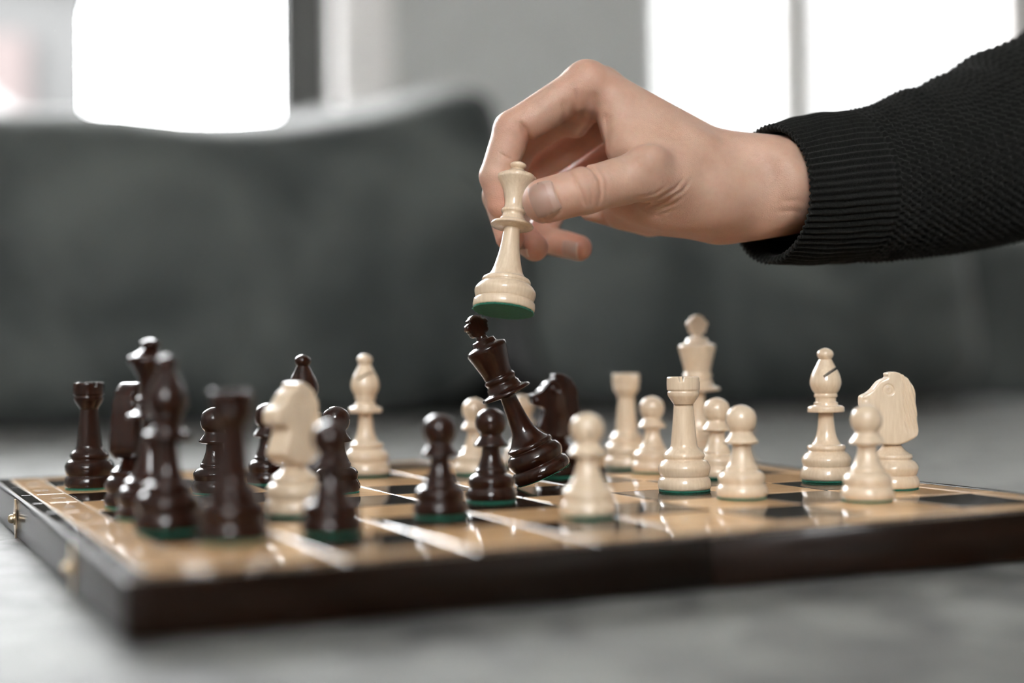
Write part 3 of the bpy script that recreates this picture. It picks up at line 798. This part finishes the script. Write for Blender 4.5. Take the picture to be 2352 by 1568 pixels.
def palm(P):
    c = lambda a, b, ra, rb: cone(P, J[a], J[b], ra * HS, rb * HS)
    d = c('i0', 'i1', 11.5, 9.8)
    d = smin(d, c('m0', 'm1', 12, 9.6), 5)
    d = smin(d, c('r0', 'r1', 12, 9.2), 5)
    d = smin(d, c('l0', 'l1', 11.5, 8.6), 5)
    d = smin(d, c('th0', 'th1', 13.0, 11.0), 9)
    # first dorsal muscle and web between thumb and index
    d = smin(d, cone(P, HW(1590, 350, 626), HW(1440, 285, 632), 11.5, 7.5), 8)
    d = smin(d, cone(P, HW(1560, 400, 620), HW(1455, 330, 622), 11.0, 6.0), 8)
    d = smin(d, ellip(P, HW(1492, 368, 603), AX, (7, 6, 6)), 6)     # thumb knuckle
    d = smin(d, cone(P, HW(1418, 250, 636), HW(1428, 345, 628), 8.0, 7.0), 7)
    d = smin(d, cone(P, HW(1398, 250, 642), HW(1414, 345, 636), 5.0, 4.5), 4)
    d = smin(d, cone(P, HW(1350, 225, 642), HW(1322, 284, 652), 10.0, 6.5), 4)
    d = smin(d, cone(P, HW(1490, 498, 655), HW(1352, 486, 655), 9.0, 4.0), 5)
    # ball of the thumb and heel of the hand
    d = smin(d, ellip(P, HW(1560, 455, 630), np.array([nrm(cd), nrm(np.cross([0, 1, 0], cd)), [0, 1, 0]]), (29, 15.5, 16)), 8)
    d = smin(d, cone(P, HW(1665, 495, 655), HW(1480, 478, 668), 12.5, 10.5), 9)
    d = smin(d, cone(P, HW(1640, 500, 640), HW(1430, 490, 645), 11.0, 7.0), 8)
    # wrist and forearm
    q0, q1 = J['wr'], J['wr2']
    ax_ = nrm(q1 - q0); up = nrm(np.array([0, 0, 1]) - ax_ * ax_[2]); sd = np.cross(ax_, up)
    d = smin(d, ellip(P, HW(1700, 428, 643), np.array([ax_, up, sd]), (36, 20.5, 23)), 10)
    rel = P - q0.astype(np.float32)
    tt = rel @ ax_; hu = rel @ up; hs = rel @ sd
    g = np.clip((tt + 30) / 100, 0, 1)
    ru = 20.6 + 2.0 * g; rs = 23.0 + 2.5 * g
    arm = (np.sqrt((hu / ru) ** 2 + (hs / rs) ** 2) - 1) * 20.6
    arm = smax(smax(arm, -tt - 22, 8), tt - 66, 2)
    d = smin(d, arm, 14)
    d = smin(d, ellip(P, HW(1792, 372, 626), AX, (7, 5, 7)), 7)      # wrist bone
    d = d + 0.7 * np.exp(-(((P - HW(1694, 322, 634).astype(np.float32)) / np.array([5.5, 9, 3.6], np.float32)) ** 2).sum(1))
    for zz in (0, 1):                                               # tendons on the inner wrist
        d = smin(d, cone(P, HW(1745, 500 + 22 * zz, 632 + 6 * zz), HW(1860, 488 + 26 * zz, 632 + 8 * zz), 1.6, 1.8), 4)
    return d
CREASES = [  # line of the fold (image columns and rows), its distance, depth and half width in mm
 ([(1311, 393), (1322, 425), (1336, 458), (1346, 482)], 603, 0.62, 0.55),
 ([(1330, 377), (1356, 392), (1374, 420), (1377, 450), (1370, 482)], 605, 0.7, 0.6),
 ([(1352, 430), (1358, 455), (1354, 478)], 603, 0.30, 0.5), ([(1338, 398), (1352, 420)], 603, 0.2, 0.45), ([(1384, 400), (1391, 430), (1386, 465)], 606, 0.22, 0.6),
 ([(1188, 279), (1208, 300), (1222, 325), (1227, 350)], 630, 1.0, 0.75), ([(1196, 296), (1210, 318), (1216, 345)], 630, 0.40, 0.6),
 ([(1146, 353), (1160, 362), (1176, 368)], 628, 0.35, 0.5), ([(1148, 362), (1164, 372)], 628, 0.2, 0.45),
 ([(1292, 232), (1297, 255), (1294, 290)], 632, 0.36, 1.0), ([(1316, 208), (1322, 245), (1314, 285)], 632, 0.36, 1.0),
 ([(1340, 215), (1346, 245), (1342, 275)], 632, 0.25, 1.0), ([(1355, 212), (1366, 250), (1364, 290)], 634, 0.5, 1.1),
 ([(1388, 262), (1393, 300), (1394, 352)], 634, 0.4, 0.9),
 ([(1436, 463), (1475, 466), (1512, 458), (1548, 436), (1572, 405)], 612, 0.42, 0.5),
 ([(1446, 470), (1488, 474), (1528, 464), (1566, 440), (1590, 408)], 612, 0.40, 0.5),
 ([(1458, 478), (1502, 482), (1545, 470), (1582, 446)], 612, 0.30, 0.5), ([(1440, 456), (1470, 458), (1500, 450), (1530, 430)], 612, 0.3, 0.5),
 ([(1480, 489), (1520, 490), (1560, 478)], 612, 0.22, 0.5),
 ([(1780, 470), (1815, 468), (1845, 470)], 628, 0.16, 0.8), ([(1770, 492), (1810, 490), (1846, 494)], 628, 0.2, 0.8),
 ([(1228, 430), (1244, 424), (1262, 425), (1276, 455), (1286, 490), (1270, 502), (1253, 508), (1236, 492), (1226, 470), (1220, 450), (1228, 430)], 603, 0.42, 0.5),
]
def wrinkles(P):
    w = np.zeros(len(P), np.float32)
    for line, dep, amp, wid in CREASES:
        L = np.array([HW(x, y, dep) for x, y in line], np.float32)
        lo, hi = L.min(0) - 4, L.max(0) + 4
        k = np.flatnonzero((P[:, 0] > lo[0]) & (P[:, 0] < hi[0]) & (P[:, 2] > lo[2]) & (P[:, 2] < hi[2]) & (P[:, 1] < dep * HS + 9))
        if not len(k): continue
        p = P[k][:, [0, 2]]; best = np.full(len(k), 1e9, np.float32); par = np.zeros(len(k), np.float32)
        n = len(L) - 1
        for i in range(n):
            a = L[i, [0, 2]]; e = L[i + 1, [0, 2]] - a
            t = np.clip(((p - a) @ e) / float(e @ e), 0, 1)
            q = ((p - a - t[:, None] * e) ** 2).sum(1)
            m = q < best
            best = np.where(m, q, best); par = np.where(m, (i + t) / n, par)
        fade = 1.0 if line[0] == line[-1] else np.clip(np.minimum(par, 1 - par) * 5, 0, 1)
        w[k] += 1.7 * amp * fade * np.exp(-best / (wid * wid * 1.9))
    # loose fine knuckle skin
    for j, s, a in (('th2', 7.5, 0.10), ('th1', 9.0, 0.10), ('i2', 6.5, 0.08)):
        rel = P - J[j].astype(np.float32); r2 = (rel * rel).sum(1)
        k = np.flatnonzero(r2 < 12 ** 2 + 400)
        q = P[k]
        w[k] += a * np.exp(-(rel[k, 0] ** 2 + rel[k, 2] ** 2) / (s * s)) * np.sin(q[:, 0] * 2.6 + 1.3 * np.sin(q[:, 2] * 1.1)) * np.cos(q[:, 2] * 1.9 + np.sin(q[:, 0] * 0.9))
    return w
NAILS = [  # centre, axis towards the tip, facing, half length, half width
 ('thumb', J['th3'] + 0.05 * (J['th3'] - J['th2']), nrm(HW(1222, 478, 603) - HW(1278, 458, 603)), nrm((0.05, -1, 0.06)), 5.6, 7.4),
 ('ring', HW(1213, 566, 650), nrm(HW(1222, 572, 645) - HW(1205, 560, 662)), nrm((-0.62, -0.75, -0.2)), 4.4, 4.8),
 ('little', HW(1321, 574, 668), nrm(J['l4'] - J['l3']), nrm((0.10, -1, -0.22)), 4.3, 4.6),
]
def hand0(P):
    f = fingers(P)
    d = smin(palm(P), f, 4.5)
    d = smin(d, thumb(P), 4.0)
    return d
def hand(P):
    return hand0(P) + wrinkles(P)
V, Q = surface_nets(hand, (-22, 584, CAM_Z * 1000 + 28), (184, 740, CAM_Z * 1000 + 142), 0.62)
person = empty('person', Matrix.Translation(Vector(J['wr']) / 1000))
tag(person, 'person in a black knitted sweater reaching in from the right, holding the white queen', 'person')
O0 = J['wr']
me = mesh_np('hand', (V - O0) / 1000, Q)
bl = np.zeros(len(V))
for k, s, a in (('i4', 11, .55), ('m4', 11, .7), ('r4', 11, .7), ('l4', 13, .7), ('th3', 15, .35), ('th2', 9, .3), ('i2', 13, .35), ('i1', 15, .30), ('l3', 12, .5), ('m2', 14, .5), ('r2', 14, .5)):
    bl = np.maximum(bl, a * np.exp(-((V - J[k]) ** 2).sum(1) / (s * s)))
bl = np.maximum(bl, 0.55 * np.exp(-(((V - HW(1330, 400, 680)) / np.array([30, 26, 26])) ** 2).sum(1)))
bl = np.maximum(bl, 0.40 * np.exp(-(((V - HW(1560, 560, 650)) / np.array([34, 40, 12])) ** 2).sum(1)))
a_ = me.attributes.new('blush', 'FLOAT', 'POINT'); a_.data.foreach_set('value', bl.astype(np.float32))
link('hand', me, M['skin'], person)
# nails: thin curved plates laid on the fingertips
for nm, c, ax_, fc, hl, hw in NAILS:
    fc = nrm(fc - ax_ * (fc @ ax_)); sd = np.cross(ax_, fc)
    nu, nv = 17, 17
    pts, lun = [], []
    for i in range(nu):
        for j in range(nv):
            u = i / (nu - 1) * 2 - 1; v_ = j / (nv - 1) * 2 - 1
            k = 1 - 0.10 * u * u if u > 0 else 1 - 0.16 * u * u
            tip = hl * (u - 0.18 * v_ * v_ * (1 if u > 0 else -0.6 * u))
            pts.append(c + ax_ * tip + sd * (hw * v_ * k) + fc * 14)
            lun.append((0.22 if u < -0.5 + 0.2 * v_ * v_ else 0.0) if nm == 'thumb' else (0.6 if u > 0.90 else 0.12))
    P = np.array(pts, np.float32)
    for _ in range(60):
        P = P - fc.astype(np.float32) * np.clip(hand0(P), -1, 1)[:, None] * 0.6
    P = P.reshape(nu, nv, 3)
    lift = np.zeros((nu, nv, 1))
    lift[:, :, 0] = 0.32
    lift[0, :, 0] = -0.15; lift[:, 0, 0] = -0.15; lift[:, -1, 0] = -0.15; lift[-1, :, 0] = 0.35
    P = P + fc * lift
    allp = np.concatenate([P.reshape(-1, 3), (P - fc * 0.7).reshape(-1, 3)]); N = nu * nv
    Fc = []
    for i in range(nu - 1):
        for j in range(nv - 1):
            a = i * nv + j
            Fc.append((a, a + nv, a + nv + 1, a + 1)); Fc.append((N + a, N + a + 1, N + a + nv + 1, N + a + nv))
    rim = [(i, 0) for i in range(nu - 1)] + [(nu - 1, j) for j in range(nv - 1)] + [(i, nv - 1) for i in range(nu - 1, 0, -1)] + [(0, j) for j in range(nv - 1, 0, -1)]
    for k in range(len(rim)):
        a = rim[k][0] * nv + rim[k][1]; q = rim[(k + 1) % len(rim)]; b_ = q[0] * nv + q[1]
        Fc.append((a, N + a, N + b_, b_))
    me = mesh(nm, (allp - O0) / 1000, Fc)
    bm = bmesh.new(); bm.from_mesh(me); bmesh.ops.recalc_face_normals(bm, faces=bm.faces[:]); bm.to_mesh(me); bm.free()
    me.polygons.foreach_set('use_smooth', [True] * len(me.polygons))
    a_ = me.attributes.new('lunula', 'FLOAT', 'POINT'); a_.data.foreach_set('value', np.array(lun + lun, np.float32))
    link('fingernail', me, M['nail'], person)

# sleeve: a knitted tube, ribbed at the cuff and waffled above it
ST = [  # photo column, top row, bottom row, distance, half depth, photo rows measured on the outline
 (1768, 290, 602, 640, 31), (1830, 274, 607, 646, 32), (1898, 262, 604, 653, 32.5), (2021, 247, 597, 666, 33), (2138, 207, 587, 678, 37), (2253, 168, 567, 691, 42), (2335, 120, 548, 700, 46),
 (2440, 62, 520, 716, 50), (2560, -30, 480, 735, 54), (2680, -170, 420, 755, 56)]
cen, hh_, ww_ = [], [], []
for px, t0, b0, dep, w_ in ST:
    a, b_ = HW(px, t0, dep), HW(px, b0, dep)
    cen.append((a + b_) / 2); hh_.append((a[2] - b_[2]) / 2); ww_.append(w_ * HS)
cen += [cen[-1] + np.array([35, 25, 70.]), cen[-1] + np.array([55, 45, 150.]), cen[-1] + np.array([60, 60, 240.])]
hh_ += [62, 62, 62]; ww_ += [58, 60, 62]
cen = np.array(cen); hh_ = np.array(hh_); ww_ = np.array(ww_)
cum = np.concatenate([[0], np.cumsum(np.linalg.norm(np.diff(cen, axis=0), axis=1))])
def spl(t, A):
    i = np.clip(np.searchsorted(cum, t) - 1, 0, len(cum) - 2)
    f = (t - cum[i]) / (cum[i + 1] - cum[i])
    p0 = A[max(i - 1, 0)]; p1 = A[i]; p2 = A[i + 1]; p3 = A[min(i + 2, len(A) - 1)]
    return 0.5 * (2 * p1 + (p2 - p0) * f + (2 * p0 - 5 * p1 + 4 * p2 - p3) * f * f + (3 * p1 - p0 - 3 * p2 + p3) * f ** 3)
NA = 396
ang = np.linspace(0, 2 * PI, NA, endpoint=False)
CUFF = 46.0
inner = [(36, -3.2), (24, -3.0), (12, -2.8), (4, -2.6), (0.6, -2.0), (-0.7, -1.0), (-0.9, -0.2), (-0.3, 0.5)]
outer = list(np.arange(0.8, 230, 0.75)) + list(np.arange(230, cum[-1], 5.0))
rings = [(max(t, 0.0) if False else t, off, True) for t, off in inner] + [(t, 0.0, False) for t in outer]
VV = []
d0 = nrm(spl(6.0, cen) - spl(0.0, cen))
for t, off, inn in rings:
    tc = max(t, 0.01)
    c = spl(tc, cen); tan = nrm(spl(min(tc + 3, cum[-1] - .01), cen) - spl(max(tc - 3, 0.005), cen))
    if t < 40: tan = nrm(nrm(np.array([0.90, 0.42, 0.02])) * (1 - t / 40) + tan * (t / 40)) if t > 0 else nrm(np.array([0.90, 0.42, 0.02]))
    if t < 0: c = c + tan * t
    up = nrm(np.array([0, 0, 1.0]) - tan * tan[2]) if abs(tan[2]) < 0.95 else nrm(np.array([-1, 0, 0]) + tan * tan[0])
    sd = np.cross(tan, up)
    h = float(spl(tc, hh_)); w_ = float(spl(tc, ww_))
    rad = np.zeros(NA)
    k = np.clip((t - CUFF) / 1.5, 0, 1)
    rib = 0.75 * np.cos(66 * ang)
    waf = 0.95 * np.cos(49.5 * 2 * ang / 1.5) * np.cos(2 * PI * t / 5.2) + 0.35 * np.cos(2 * PI * t / 5.2)
    fold = np.zeros(NA)
    for tf, af, amp, wd in ((84, 1.9, 2.6, 9), (118, 1.5, 3.5, 10), (141, 1.2, 3.6, 9), (100, 0.6, 1.8, 10), (66, 2.4, 1.6, 8), (160, 2.0, 3.0, 12)):
        dt = (t - tf - 6 * np.sin(ang - af)) / wd
        fold += amp * np.exp(-dt * dt) * np.exp(-((np.angle(np.exp(1j * (ang - af)))) / 1.1) ** 2)
    seam = 1.0 * math.exp(-((t - CUFF) / 1.2) ** 2)
    rad = (1 - k) * rib + k * waf + fold * min(1, max(0, (t - 30) / 30)) - seam * 0.6 + off
    rad += 0.35 * np.sin(ang * 7 + t * .21) * math.sin(t * 0.13)
    P = c[None] + np.cos(ang)[:, None] * ((w_ + rad)[:, None]) * (-sd)[None] + np.sin(ang)[:, None] * ((h + rad)[:, None]) * up[None]
    VV.append(P)
VV = np.array(VV); nr = len(VV)
ii, jj = np.meshgrid(np.arange(nr - 1), np.arange(NA), indexing='ij')
a = ii * NA + jj; b_ = ii * NA + (jj + 1) % NA
Q = np.stack([a, b_, b_ + NA, a + NA], -1).reshape(-1, 4)
Vf = (VV.reshape(-1, 3) - O0) / 1000
me = mesh_np('sleeve', Vf, Q)
bm = bmesh.new(); bm.from_mesh(me); bm.verts.ensure_lookup_table()
bm.faces.new([bm.verts[(nr - 1) * NA + j] for j in range(NA)])
bmesh.ops.recalc_face_normals(bm, faces=bm.faces[:]); bm.to_mesh(me); bm.free()
me.polygons.foreach_set('use_smooth', [True] * len(me.polygons))
s_ = link('sleeve', me, M['knit'], person); s_['label'] = 'black ribbed and waffle knit sleeve'
